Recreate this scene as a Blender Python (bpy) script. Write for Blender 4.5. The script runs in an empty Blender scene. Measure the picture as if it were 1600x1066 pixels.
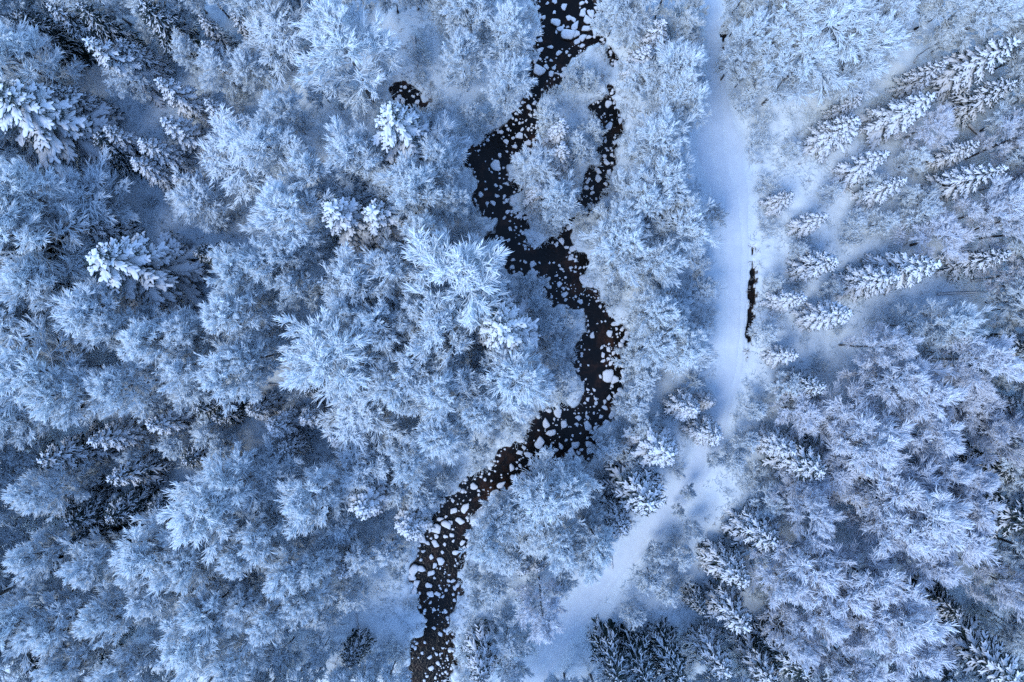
import bpy, math, random
import numpy as np

# ------------------------------------------------------------------ camera, sky, sun, exposure
scene = bpy.context.scene
COL = scene.collection
H = 70.0                                   # drone height above the ground
PXM = 2 * H * 0.75 / 1600.0                # metres on the ground per photo pixel (24 mm lens)

cam_data = bpy.data.cameras.new('camera')
cam_data.sensor_width = 36.0
cam_data.lens = 24.0
cam_data.clip_start = 0.5
cam_data.clip_end = 6000.0
cam = bpy.data.objects.new('camera', cam_data)
cam.location = (0, 0, H)
cam.rotation_euler = (0, 0, 0)
COL.objects.link(cam)
scene.camera = cam

SUN_EL, SUN_AZ = math.radians(52), math.radians(226)     # azimuth clockwise from +Y
world = bpy.data.worlds.new('World')
scene.world = world
world.use_nodes = True
nt = world.node_tree
nt.nodes.clear()
sky = nt.nodes.new('ShaderNodeTexSky')
sky.sky_type = 'NISHITA'
sky.sun_disc = False
sky.sun_elevation = SUN_EL
sky.sun_rotation = SUN_AZ
sky.air_density = 1.0
sky.dust_density = 0.0
sky.ozone_density = 5.2
bg = nt.nodes.new('ShaderNodeBackground')
bg.inputs['Strength'].default_value = 0.15
wo = nt.nodes.new('ShaderNodeOutputWorld')
nt.links.new(sky.outputs[0], bg.inputs[0])
nt.links.new(bg.outputs[0], wo.inputs[0])

sun_data = bpy.data.lights.new('sun', 'SUN')
sun_data.energy = 0.8
sun_data.angle = math.radians(26)
sun_data.color = (0.93, 0.97, 1.0)
sun = bpy.data.objects.new('sun', sun_data)
sun.rotation_euler = (math.pi / 2 - SUN_EL, 0, -SUN_AZ + math.pi)
sun.location = (0, 0, 60)
COL.objects.link(sun)

scene.view_settings.view_transform = 'Standard'
scene.view_settings.look = 'None'
scene.view_settings.gamma = 1.0
scene.view_settings.use_curve_mapping = False
scene.view_settings.exposure = 1.46
scene.render.engine = 'CYCLES'
scene.cycles.use_denoising = False
scene.cycles.max_bounces = 5
scene.cycles.diffuse_bounces = 3
scene.cycles.glossy_bounces = 2
scene.cycles.transmission_bounces = 2

rng = np.random.default_rng(7)
random.seed(7)


# ------------------------------------------------------------------ helpers
def w(px, py, z=0.0):
    """photo pixel of a point at height z -> ground position"""
    k = PXM * (H - z) / H
    return ((px - 800.0) * k, (533.0 - py) * k)


def mesh_from(name, V, tris=None, quads=None, smooth=True, mat=None):
    me = bpy.data.meshes.new(name)
    V = np.asarray(V, dtype=np.float32).reshape(-1, 3)
    nt_ = 0 if tris is None else len(tris)
    nq_ = 0 if quads is None else len(quads)
    loops = []
    if nt_:
        loops.append(np.asarray(tris, dtype=np.int32).ravel())
    if nq_:
        loops.append(np.asarray(quads, dtype=np.int32).ravel())
    L = np.concatenate(loops)
    me.vertices.add(len(V))
    me.vertices.foreach_set('co', V.ravel())
    me.loops.add(len(L))
    me.loops.foreach_set('vertex_index', L)
    me.polygons.add(nt_ + nq_)
    st = np.concatenate([np.arange(nt_) * 3, nt_ * 3 + np.arange(nq_) * 4]).astype(np.int32)
    me.polygons.foreach_set('loop_start', st)
    me.polygons.foreach_set('use_smooth', np.full(nt_ + nq_, smooth))
    me.update(calc_edges=True)
    me.validate()
    if mat:
        me.materials.append(mat)
    return me


def new_obj(name, data, parent=None, loc=None, rot=None, scale=None):
    o = bpy.data.objects.new(name, data)
    COL.objects.link(o)
    if parent is not None:
        o.parent = parent
    if loc is not None:
        o.location = loc
    if rot is not None:
        o.rotation_euler = rot
    if scale is not None:
        o.scale = scale
    return o


def tag(o, label=None, cat=None, group=None, kind=None):
    if label:
        o['label'] = label
    if cat:
        o['category'] = cat
    if group:
        o['group'] = group
    if kind:
        o['kind'] = kind
    return o


class Geo:
    """collects vertices and faces"""
    def __init__(self):
        self.v, self.t, self.q, self.n = [], [], [], 0

    def add(self, V, tris=None, quads=None):
        V = np.asarray(V).reshape(-1, 3)
        if tris is not None and len(tris):
            self.t.append(np.asarray(tris) + self.n)
        if quads is not None and len(quads):
            self.q.append(np.asarray(quads) + self.n)
        self.v.append(V)
        self.n += len(V)

    def mesh(self, name, mat, smooth=True):
        return mesh_from(name, np.concatenate(self.v),
                         np.concatenate(self.t) if self.t else None,
                         np.concatenate(self.q) if self.q else None, smooth, mat)


def unit(a):
    return a / np.maximum(np.linalg.norm(a, axis=-1, keepdims=True), 1e-9)


def tubes(geo, P, R, S=3, flat=1.0, jitter=0.0, r=rng):
    """N swept tubes at once. P (N,K,3) points, R (N,K) radii; the last ring closes to a point."""
    N, K, _ = P.shape
    if N == 0:
        return
    T = np.gradient(P, axis=1)
    T = unit(T)
    Z = np.array([0, 0, 1.0])
    side = np.cross(T, Z)
    bad = np.linalg.norm(side, axis=-1) < 0.05
    side[bad] = np.array([1.0, 0, 0])
    side = unit(side)
    up = unit(np.cross(side, T))
    a0 = r.uniform(0, 2 * math.pi, (N, 1, 1)) if flat == 1.0 else np.zeros((N, 1, 1))
    ang = np.arange(S)[None, None, :] * 2 * math.pi / S + a0 + math.pi / S
    Rb = R[:, :-1, None] * np.ones((1, 1, S))
    if jitter:
        Rb = Rb * (1 + r.uniform(-jitter, jitter, Rb.shape))
    ca, sa = np.cos(ang), np.sin(ang)
    V = P[:, :-1, None, :] + side[:, :-1, None, :] * (Rb * ca)[..., None] + up[:, :-1, None, :] * (Rb * sa * flat)[..., None]
    Kr = K - 1
    per = Kr * S + 1
    VV = np.concatenate([V.reshape(N, Kr * S, 3), P[:, -1:, :]], axis=1)
    j = np.arange(S)
    jn = (j + 1) % S
    q = []
    for k in range(Kr - 1):
        q.append(np.stack([k * S + j, k * S + jn, (k + 1) * S + jn, (k + 1) * S + j], -1))
    base = (np.arange(N) * per)[:, None, None]
    quads = (np.concatenate(q)[None] + base).reshape(-1, 4) if q else None
    tt = np.stack([(Kr - 1) * S + j, (Kr - 1) * S + jn, np.full(S, Kr * S)], -1)
    tris = (tt[None] + base).reshape(-1, 3)
    geo.add(VV, tris, quads)


def sample(P, idx, t):
    """point and tangent at parameter t on polylines P[idx]"""
    K = P.shape[1]
    f = np.clip(t, 0, 0.9999) * (K - 1)
    i = f.astype(int)
    u = (f - i)[:, None]
    a, b = P[idx, i], P[idx, i + 1]
    return a * (1 - u) + b * u, unit(b - a)


def rot_about(v, axis, ang):
    c, s = np.cos(ang)[:, None], np.sin(ang)[:, None]
    return v * c + np.cross(axis, v) * s + axis * (np.sum(axis * v, -1, keepdims=True)) * (1 - c)


def grow(P, n, t0, t1, ang, length, K, trop, wob, r, flatten=0.0):
    """n children on each polyline of P. length: function (parent index, t) -> metres"""
    N = P.shape[0]
    idx = np.repeat(np.arange(N), n)
    t = (np.tile(np.arange(n), N) + r.uniform(0, 1, N * n)) / n
    t = t0 + (t1 - t0) * t
    p, d = sample(P, idx, t)
    rnd = unit(r.normal(size=(N * n, 3)))
    ax = unit(np.cross(d, rnd))
    dd = rot_about(d, ax, np.radians(r.uniform(ang[0], ang[1], N * n)))
    dd[:, 2] *= (1 - flatten)
    dd = unit(dd)
    L = length(idx, t)
    out = np.zeros((N * n, K, 3))
    out[:, 0] = p
    step = (L / (K - 1))[:, None]
    for k in range(1, K):
        dd = unit(dd + np.array([0, 0, trop]) + r.normal(size=dd.shape) * wob)
        out[:, k] = out[:, k - 1] + dd * step
    return out, L


def lattice_noise(x, y, cell, seed):
    r = np.random.default_rng(seed)
    G = r.uniform(-1, 1, (256, 256))
    fx, fy = x / cell + 1000.37, y / cell + 1000.71
    ix, iy = np.floor(fx).astype(int), np.floor(fy).astype(int)
    u, v = fx - ix, fy - iy
    u, v = u * u * (3 - 2 * u), v * v * (3 - 2 * v)
    g = lambda a, b: G[a % 256, b % 256]
    return (g(ix, iy) * (1 - u) + g(ix + 1, iy) * u) * (1 - v) + (g(ix, iy + 1) * (1 - u) + g(ix + 1, iy + 1) * u) * v


# ------------------------------------------------------------------ materials
def material(name):
    m = bpy.data.materials.new(name)
    m.use_nodes = True
    n = m.node_tree
    b = n.nodes['Principled BSDF']
    return m, n, b


def nd(n, kind, **kw):
    x = n.nodes.new(kind)
    for k, v in kw.items():
        setattr(x, k, v)
    return x


def noise_node(n, scale, detail=3.0, rough=0.55, coord='Object'):
    tc = nd(n, 'ShaderNodeTexCoord')
    t = nd(n, 'ShaderNodeTexNoise')
    t.inputs['Scale'].default_value = scale
    t.inputs['Detail'].default_value = detail
    t.inputs['Roughness'].default_value = rough
    n.links.new(tc.outputs[coord], t.inputs['Vector'])
    return t


def ramp(n, src, stops):
    r = nd(n, 'ShaderNodeValToRGB')
    e = r.color_ramp.elements
    e[0].position, e[0].color = stops[0][0], (*stops[0][1], 1)
    e[1].position, e[1].color = stops[1][0], (*stops[1][1], 1)
    for p, c in stops[2:]:
        x = e.new(p)
        x.color = (*c, 1)
    n.links.new(src, r.inputs[0])
    return r


def up_factor(n, lo, hi, noise=None, amount=0.3):
    g = nd(n, 'ShaderNodeNewGeometry')
    s = nd(n, 'ShaderNodeSeparateXYZ')
    n.links.new(g.outputs['Normal'], s.inputs[0])
    src = s.outputs['Z']
    if noise is not None:
        a = nd(n, 'ShaderNodeMath', operation='MULTIPLY_ADD')
        a.inputs[1].default_value = amount
        n.links.new(noise.outputs[0], a.inputs[0])
        n.links.new(src, a.inputs[2])
        src = a.outputs[0]
    mr = nd(n, 'ShaderNodeMapRange', interpolation_type='SMOOTHSTEP')
    mr.inputs['From Min'].default_value = lo
    mr.inputs['From Max'].default_value = hi
    n.links.new(src, mr.inputs['Value'])
    return mr.outputs[0]


def mix(n, fac, a, b):
    m = nd(n, 'ShaderNodeMix', data_type='RGBA')
    if isinstance(fac, float):
        m.inputs[0].default_value = fac
    else:
        n.links.new(fac, m.inputs[0])
    for i, c in ((6, a), (7, b)):
        if isinstance(c, tuple):
            m.inputs[i].default_value = (*c, 1)
        else:
            n.links.new(c, m.inputs[i])
    return m.outputs[2]


SNOW = (0.76, 0.84, 0.90)


def mat_twig(name, lo, hi, bark, snow=SNOW):
    m, n, b = material(name)
    ns = noise_node(n, 2.2, 3)
    f = up_factor(n, lo, hi, ns, 0.5)
    oi = nd(n, 'ShaderNodeObjectInfo')
    n.links.new(mix(n, f, bark, snow), b.inputs['Base Color'])
    b.inputs['Roughness'].default_value = 0.75
    b.inputs['Specular IOR Level'].default_value = 0.15
    return m


M_FROST = mat_twig('frosted_twigs', -0.7, 0.05, (0.17, 0.17, 0.20))
M_WISP = mat_twig('lilac_frosted_twigs', -0.5, 0.25, (0.16, 0.15, 0.19), (0.78, 0.82, 0.90))
M_LIMB = mat_twig('snowy_bark', 0.15, 0.9, (0.055, 0.042, 0.038))
M_STEM = mat_twig('dry_stems', 0.5, 1.1, (0.085, 0.055, 0.04), (0.6, 0.6, 0.62))
M_NEEDLE = mat_twig('spruce_needles', 1.0, 1.9, (0.016, 0.034, 0.032), (0.4, 0.46, 0.5))

m, n, b = material('clumped_snow')
ns = noise_node(n, 9, 3)
n.links.new(ramp(n, ns.outputs[0], [(0.3, (0.76, 0.79, 0.84)), (0.65, (0.84, 0.86, 0.9))]).outputs[0], b.inputs['Base Color'])
b.inputs['Roughness'].default_value = 0.7
b.inputs['Specular IOR Level'].default_value = 0.15
bp = nd(n, 'ShaderNodeBump')
bp.inputs['Strength'].default_value = 0.6
bp.inputs['Distance'].default_value = 0.06
n.links.new(ns.outputs[0], bp.inputs['Height'])
n.links.new(bp.outputs[0], b.inputs['Normal'])
M_SNOW = m

m, n, b = material('wet_rock')
ns = noise_node(n, 3, 5)
n.links.new(ramp(n, ns.outputs[0], [(0.3, (0.018, 0.015, 0.014)), (0.7, (0.07, 0.055, 0.047))]).outputs[0], b.inputs['Base Color'])
b.inputs['Roughness'].default_value = 0.45
M_ROCK = m

m, n, b = material('snow_ground')
ns = noise_node(n, 1.6, 6, 0.65)
n2 = noise_node(n, 0.35, 4, 0.6)
snow_c = ramp(n, n2.outputs[0], [(0.3, (0.69, 0.77, 0.84)), (0.7, (0.78, 0.85, 0.90))]).outputs[0]
earth = ramp(n, ns.outputs[0], [(0.3, (0.016, 0.012, 0.010)), (0.7, (0.07, 0.045, 0.032))]).outputs[0]
f = up_factor(n, 0.5, 0.78, ns, 0.25)
g = nd(n, 'ShaderNodeNewGeometry')
sp = nd(n, 'ShaderNodeSeparateXYZ')
n.links.new(g.outputs['Position'], sp.inputs[0])
zr = nd(n, 'ShaderNodeMapRange', interpolation_type='SMOOTHSTEP')
zr.inputs['From Min'].default_value = -0.50
zr.inputs['From Max'].default_value = -0.40
n.links.new(sp.outputs['Z'], zr.inputs['Value'])
mm = nd(n, 'ShaderNodeMath', operation='MULTIPLY')
n.links.new(f, mm.inputs[0])
n.links.new(zr.outputs[0], mm.inputs[1])
n.links.new(mix(n, mm.outputs[0], earth, snow_c), b.inputs['Base Color'])
b.inputs['Roughness'].default_value = 0.7
b.inputs['Specular IOR Level'].default_value = 0.15
bp = nd(n, 'ShaderNodeBump')
bp.inputs['Strength'].default_value = 0.5
bp.inputs['Distance'].default_value = 0.25
n.links.new(ns.outputs[0], bp.inputs['Height'])
n.links.new(bp.outputs[0], b.inputs['Normal'])
M_GROUND = m

m, n, b = material('packed_snow')
ns = noise_node(n, 0.9, 5, 0.6)
n.links.new(ramp(n, ns.outputs[0], [(0.3, (0.66, 0.73, 0.81)), (0.7, (0.74, 0.80, 0.87))]).outputs[0], b.inputs['Base Color'])
b.inputs['Roughness'].default_value = 0.65
b.inputs['Specular IOR Level'].default_value = 0.15
bp = nd(n, 'ShaderNodeBump')
bp.inputs['Strength'].default_value = 0.25
bp.inputs['Distance'].default_value = 0.15
n.links.new(ns.outputs[0], bp.inputs['Height'])
n.links.new(bp.outputs[0], b.inputs['Normal'])
M_PATH = m

m, n, b = material('dark_water')
ns = noise_node(n, 0.55, 5, 0.65)
n.links.new(ramp(n, ns.outputs[0], [(0.35, (0.004, 0.005, 0.006)), (0.54, (0.009, 0.007, 0.006)), (0.70, (0.045, 0.022, 0.014))]).outputs[0], b.inputs['Base Color'])
b.inputs['Roughness'].default_value = 0.08
b.inputs['IOR'].default_value = 1.33
b.inputs['Specular IOR Level'].default_value = 0.35
n3 = noise_node(n, 3.5, 4)
bp = nd(n, 'ShaderNodeBump')
bp.inputs['Strength'].default_value = 0.4
bp.inputs['Distance'].default_value = 0.1
n.links.new(n3.outputs[0], bp.inputs['Height'])
n.links.new(bp.outputs[0], b.inputs['Normal'])
M_WATER = m

# ------------------------------------------------------------------ the river, pool, ditch and path as plan outlines (photo pixels)
LEFT = [(838,-60),(838,-10),(843,10),(847,30),(845,48),(833,56),(832,70),(836,88),(832,100),(818,106),(822,125),(826,148),(815,160),(805,172),(790,185),(788,195),(775,203),(762,208),(758,218),(740,222),(725,230),(714,238),(720,250),(736,262),(744,275),(741,300),(740,325),(750,342),(774,346),(775,364),(760,369),(765,390),(786,401),(787,417),(797,428),(821,433),(835,429),(862,433),(858,450),(841,455),(865,467),(868,477),(896,484),(916,487),(915,508),(916,518),(904,528),(902,546),(904,556),(897,570),(904,583),(912,600),(910,625),(892,634),(879,632),(880,646),(866,644),(847,642),(833,658),(826,671),(829,689),(805,692),(790,696),(779,696),(776,713),(766,731),(759,743),(729,745),(719,768),(700,773),(689,791),(676,809),(662,825),(654,846),(650,862),(651,876),(638,883),(637,904),(645,915),(641,926),(653,933),(651,959),(664,967),(659,989),(646,1007),(645,1021),(632,1056),(628,1075),(620,1130)]
RIGHT = [(931,-60),(931,0),(930,15),(937,21),(935,35),(934,50),(946,58),(958,66),(962,76),(953,80),(942,68),(925,72),(909,83),(890,94),(885,104),(884,118),(880,132),(862,138),(846,143),(839,164),(839,186),(842,218),(829,239),(813,252),(794,259),(796,282),(812,295),(800,308),(803,330),(824,334),(829,349),(818,364),(819,381),(834,386),(850,381),(862,376),(880,372),(884,352),(893,352),(893,378),(899,400),(916,401),(912,418),(909,435),(919,452),(930,450),(937,458),(940,470),(951,478),(951,493),(960,497),(968,503),(982,513),(985,528),(975,543),(968,552),(972,565),(982,583),(978,595),(969,606),(969,623),(963,640),(967,650),(952,664),(935,672),(941,686),(933,711),(903,718),(867,723),(845,735),(825,747),(801,768),(776,766),(768,776),(760,794),(741,800),(733,810),(741,826),(738,849),(734,862),(721,877),(717,904),(720,915),(720,931),(713,950),(703,962),(701,984),(712,993),(703,1007),(710,1025),(719,1040),(702,1053),(700,1075),(700,1130)]
MAIN = LEFT + RIGHT[::-1]
SIDE = [(947,62),(960,74),(966,100),(962,125),(964,150),(969,186),(971,211),(959,224),(962,240),(958,250),(962,272),(950,292),(942,304),(915,328),(900,345),(893,356),(884,354),(890,330),(905,312),(915,286),(923,261),(940,257),(942,235),(944,212),(940,194),(930,184),(928,167),(934,152),(950,145),(952,125),(956,100),(948,80)]
POOL = [(611,127),(630,126),(642,137),(653,141),(662,152),(674,152),(671,172),(653,178),(636,174),(620,175),(622,158),(613,140)]
DITCH_A = [(1176,384),(1180,384),(1181,430),(1179,480),(1175,520),(1174,555),(1169,555),(1170,515),(1174,470),(1176,430)]
DITCH_B = [(1130,52),(1133,52),(1134,84),(1132,104),(1129,104),(1130,82)]
PATH = [(1106,-70,26),(1112,-10,28),(1117,60,30),(1119,130,34),(1124,180,52),(1124,230,88),(1134,270,76),(1146,310,52),(1151,350,42),(1152,400,40),(1150,460,40),(1150,520,40),(1145,570,40),(1134,610,38),(1122,650,36),(1110,690,38),(1088,740,40),(1052,788,42),(1002,842,38),(955,896,38),(908,950,42),(868,1004,50),(830,1056,64),(795,1110,90)]
ZW = -0.55                                                  # water level


def poly_world(poly):
    return np.array([w(x, y) for x, y in poly])


def signed_dist(X, Y, poly):
    """negative inside"""
    P = poly_world(poly)
    Q = np.roll(P, -1, axis=0)
    d2 = np.full(X.shape, 1e12)
    inside = np.zeros(X.shape, bool)
    for (ax, ay), (bx, by) in zip(P, Q):
        ex, ey = bx - ax, by - ay
        t = np.clip(((X - ax) * ex + (Y - ay) * ey) / (ex * ex + ey * ey + 1e-12), 0, 1)
        dx, dy = X - ax - t * ex, Y - ay - t * ey
        d2 = np.minimum(d2, dx * dx + dy * dy)
        c = ((ay > Y) != (by > Y)) & (X < (bx - ax) * (Y - ay) / (by - ay + 1e-12) + ax)
        inside ^= c
    d = np.sqrt(d2)
    return np.where(inside, -d, d)


pc = np.array([(*w(x, y), wd * PXM / 2) for x, y, wd in PATH])


def path_dist(X, Y):
    """distance to the path's centre line divided by its half width there"""
    best = np.full(X.shape, 1e9)
    for a, c in zip(pc[:-1], pc[1:]):
        e = c[:2] - a[:2]
        t = np.clip(((X - a[0]) * e[0] + (Y - a[1]) * e[1]) / (e @ e), 0, 1)
        d = np.hypot(X - a[0] - t * e[0], Y - a[1] - t * e[1])
        hw = a[2] + (c[2] - a[2]) * t
        best = np.minimum(best, d - hw)
    return best


def axis_coords(core, step):
    a = np.arange(-core, core + 1e-6, step)
    out, s, x = [], step, core
    while x < 2500:
        s *= 1.45
        x += s
        out.append(x)
    out = np.array(out)
    return np.concatenate([-out[::-1], a, out])


gx, gy = axis_coords(57, 0.2), axis_coords(40, 0.2)
GX, GY = np.meshgrid(gx, gy)
jit = lattice_noise(GX, GY, 0.5, 3) * 0.38 + lattice_noise(GX, GY, 1.4, 4) * 0.38
core = (np.abs(GX) < 75) & (np.abs(GY) < 75)
SD = np.full(GX.shape, 99.0)
xs, ys = GX[core], GY[core]
sd_w = np.minimum(signed_dist(xs, ys, MAIN), signed_dist(xs, ys, SIDE))
sd_w = np.minimum(sd_w, signed_dist(xs, ys, POOL))
SD[core] = sd_w
sd_d = np.full(GX.shape, 99.0)
sd_d[core] = np.minimum(signed_dist(xs, ys, DITCH_A), signed_dist(xs, ys, DITCH_B))
PD = np.full(GX.shape, 99.0)
PD[core] = path_dist(xs, ys)
pm = np.clip((PD + 0.1) / 1.2, 0, 1)
pm = pm * pm * (3 - 2 * pm)                                  # 0 on the path, 1 away from it
bump = (lattice_noise(GX, GY, 6.0, 11) * 0.30 + lattice_noise(GX, GY, 2.3, 12) * 0.22
        + lattice_noise(GX, GY, 0.9, 13) * 0.13 + lattice_noise(GX, GY, 0.45, 14) * 0.06)
HT = 0.05 + bump * (0.06 + 0.94 * pm) - 0.22 * (1 - pm)
bank = np.clip((SD + jit) / 0.75, -1, 1)
prof = np.where(bank > 0, np.sqrt(np.clip(bank, 0, 1)), bank)
HT = np.where(SD < 2.0, (ZW - 0.12) + (HT - ZW + 0.12) * np.clip(prof, 0, 1) + np.minimum(prof, 0) * 0.6, HT)
dk = np.clip(1 - (sd_d + jit * 0.35 + 0.07 + 0.22 * lattice_noise(GX, GY, 0.5, 31)) / 0.18, 0, 1)
HT = HT - dk * 0.95
HT = np.where(core, HT, 0.05 + lattice_noise(GX, GY, 6.0, 11) * 0.3)


def ground_z(x, y):
    i = np.clip(np.searchsorted(gx, x) - 1, 0, len(gx) - 2)
    j = np.clip(np.searchsorted(gy, y) - 1, 0, len(gy) - 2)
    u = (x - gx[i]) / (gx[i + 1] - gx[i])
    v = (y - gy[j]) / (gy[j + 1] - gy[j])
    return (HT[j, i] * (1 - u) + HT[j, i + 1] * u) * (1 - v) + (HT[j + 1, i] * (1 - u) + HT[j + 1, i + 1] * u) * v


def field(A, x, y):
    i = np.clip(np.searchsorted(gx, x), 0, len(gx) - 1)
    j = np.clip(np.searchsorted(gy, y), 0, len(gy) - 1)
    return A[j, i]


nx_, ny_ = len(gx), len(gy)
ii = np.arange(nx_ - 1)[None, :] + np.arange(ny_ - 1)[:, None] * nx_
quads = np.stack([ii, ii + 1, ii + 1 + nx_, ii + nx_], -1).reshape(-1, 4)
ground = new_obj('ground', mesh_from('ground', np.stack([GX, GY, HT], -1), None, quads, True, M_GROUND))
tag(ground, 'snow covered forest floor with hummocks and cut river banks', kind='structure')

# water: one sheet under the banks
g = Geo()
xs_ = np.linspace(-16, 24, 60)
ys_ = np.linspace(-75, 75, 150)
A, B = np.meshgrid(xs_, ys_)
k = np.arange(59)[None, :] + np.arange(149)[:, None] * 60
g.add(np.stack([A, B, np.full_like(A, ZW)], -1), None, np.stack([k, k + 1, k + 61, k + 60], -1).reshape(-1, 4))
water = new_obj('river_water', g.mesh('river_water', M_WATER))
tag(water, 'dark open water of the winding stream', kind='structure')
dw = []
for nm, poly in (('ditch_water', DITCH_A), ('ditch_water', DITCH_B)):
    P = poly_world(poly)
    c0, c1 = P.min(0) - 0.4, P.max(0) + 0.4
    o = new_obj(nm, mesh_from(nm, [(c0[0], c0[1], -0.66), (c1[0], c0[1], -0.66), (c1[0], c1[1], -0.66), (c0[0], c1[1], -0.66)], None, [(0, 1, 2, 3)], False, M_WATER))
    tag(o, 'dark water in the ditch beside the path', kind='structure')

# path: its own packed-snow sheet, sunk edges, two faint ruts
cl = []
for a, c in zip(pc[:-1], pc[1:]):
    nseg = max(2, int(np.hypot(*(c - a)[:2]) / 0.35))
    for s in range(nseg):
        cl.append(a + (c - a) * s / nseg)
cl = np.array(cl)
for _ in range(12):
    cl[1:-1] = (cl[:-2] + 2 * cl[1:-1] + cl[2:]) / 4
tn = unit(np.gradient(cl[:, :2], axis=0))
nm = np.stack([-tn[:, 1], tn[:, 0]], -1)
U = np.linspace(-1, 1, 25)
wv = 1 + 0.2 * lattice_noise(np.arange(len(cl)) * 0.35, np.zeros(len(cl)), 2.5, 21)
PX = cl[:, None, :2] + nm[:, None, :] * (cl[:, 2] * wv)[:, None, None] * U[None, :, None]
off = U[None, :] * cl[:, 2:3]
pz = ground_z(PX[..., 0], PX[..., 1])
ed = np.clip((np.abs(U) - 0.72) / 0.28, 0, 1)[None, :] ** 2
pz = pz + 0.03 - 0.12 * ed + 0.02 * lattice_noise(PX[..., 0], PX[..., 1], 0.5, 23)
pz -= 0.045 * (np.exp(-((np.abs(off + 0.15) - 0.75) / 0.16) ** 2))
nu = 25
k = np.arange(nu - 1)[None, :] + np.arange(len(cl) - 1)[:, None] * nu
path = new_obj('path', mesh_from('path', np.dstack([PX, pz]), None, np.stack([k, k + nu, k + nu + 1, k + 1], -1).reshape(-1, 4), True, M_PATH))
tag(path, 'snow covered forest track with faint wheel ruts', kind='structure')


# ------------------------------------------------------------------ labels: direction and rank from landmarks of the place
ANCHORS = [
    ('the top left corner', 0, 0), ('the dark gap at upper left', 155, 225), ('the dark pool', 640, 155),
    ('the clearing above the dark pool', 640, 50), ("the river's top edge entry", 885, 0), ('the river island', 870, 215),
    ('the side channel', 948, 225), ("the path's top edge entry", 1112, 0), ("the path's widest spot", 1120, 245),
    ('the glade right of the path', 1220, 190), ('the large spruce at far left', 225, 410),
    ('the bright spruce above centre', 608, 205), ('the paired bright spruces', 550, 355), ('the largest frosted crown', 728, 435),
    ("the river's left bend", 765, 370), ("the river's right bend", 955, 515), ('the biggest river boulder', 949, 584),
    ('the long roadside ditch', 1176, 470), ("the path's lower curve", 1120, 655), ("the river's slanting reach", 860, 700),
    ("the river's bottom edge exit", 670, 1060), ('the bouldery lower river', 690, 840), ("the path's bottom edge exit", 830, 1060),
    ('the clearing beside lower river', 600, 930), ('the small clearing at lower left', 240, 745), ('the snowy gap left of centre', 440, 600),
    ('the bottom left corner', 0, 1066), ('the bottom right corner', 1600, 1066), ('the top right corner', 1600, 0),
    ('the middle left edge', 0, 560), ('the middle right edge', 1600, 560), ('the bottom edge at lower left', 330, 1066),
    ('the bottom edge at lower right', 1350, 1066), ('the top edge at upper left', 400, 0), ('the top edge at upper right', 1380, 0),
    ('the spruce row at upper right', 1400, 200), ('the dark logs at right', 1500, 450), ('the dark thicket at lower left', 170, 830),
    ('the hollow at lower right', 1520, 950), ('the middle right crowns', 1350, 620), ('the lower right crowns', 1380, 830),
    ('the middle left crowns', 300, 560),
]
ORD = ['nearest', 'second nearest', 'third nearest', 'fourth nearest', 'fifth nearest', 'sixth nearest', 'seventh nearest', 'eighth nearest', 'ninth nearest', 'tenth nearest', 'eleventh nearest', 'twelfth nearest', 'thirteenth nearest', 'fourteenth nearest', 'fifteenth nearest', 'sixteenth nearest']


def direction(dx, dy):
    a = math.degrees(math.atan2(-dy, dx)) % 360
    return ['right of', 'above right of', 'above', 'above left of', 'left of', 'below left of', 'below', 'below right of'][int((a + 22.5) // 45) % 8]


def label_all(items, anchors):
    """items: (object, px, py, adjective, kind words); sets a label that singles each one out"""
    groups = {}
    for it in items:
        d, a = min((math.hypot(it[1] - ax, it[2] - ay), (nm_, ax, ay)) for nm_, ax, ay in anchors)
        dr = 'at' if d < 14 else direction(it[1] - a[1], it[2] - a[2])
        groups.setdefault((it[4], dr, a[0]), []).append((d, it))
    for (kindw, dr, an), lst in groups.items():
        lst.sort(key=lambda q: q[0])
        for i, (d, it) in enumerate(lst):
            s = f'{it[3]} {kindw} {dr} {an}'
            if len(lst) > 1:
                s += ', ' + ORD[i]
            it[0]['label'] = s


def copy_thing(proto, name, loc, rotz, scale, tilt=(0, 0)):
    """proto: list of (part name, mesh); one Empty with one child per part"""
    r = new_obj(name, None, loc=loc, rot=(tilt[0], tilt[1], rotz), scale=scale)
    r.empty_display_size = 0.3
    for pn, me in proto:
        c = new_obj(pn, me, parent=r)
        if pn == 'snow_load':
            c['kind'] = 'stuff'                             # many small pads of snow too small to pick apart
    return r


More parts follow.
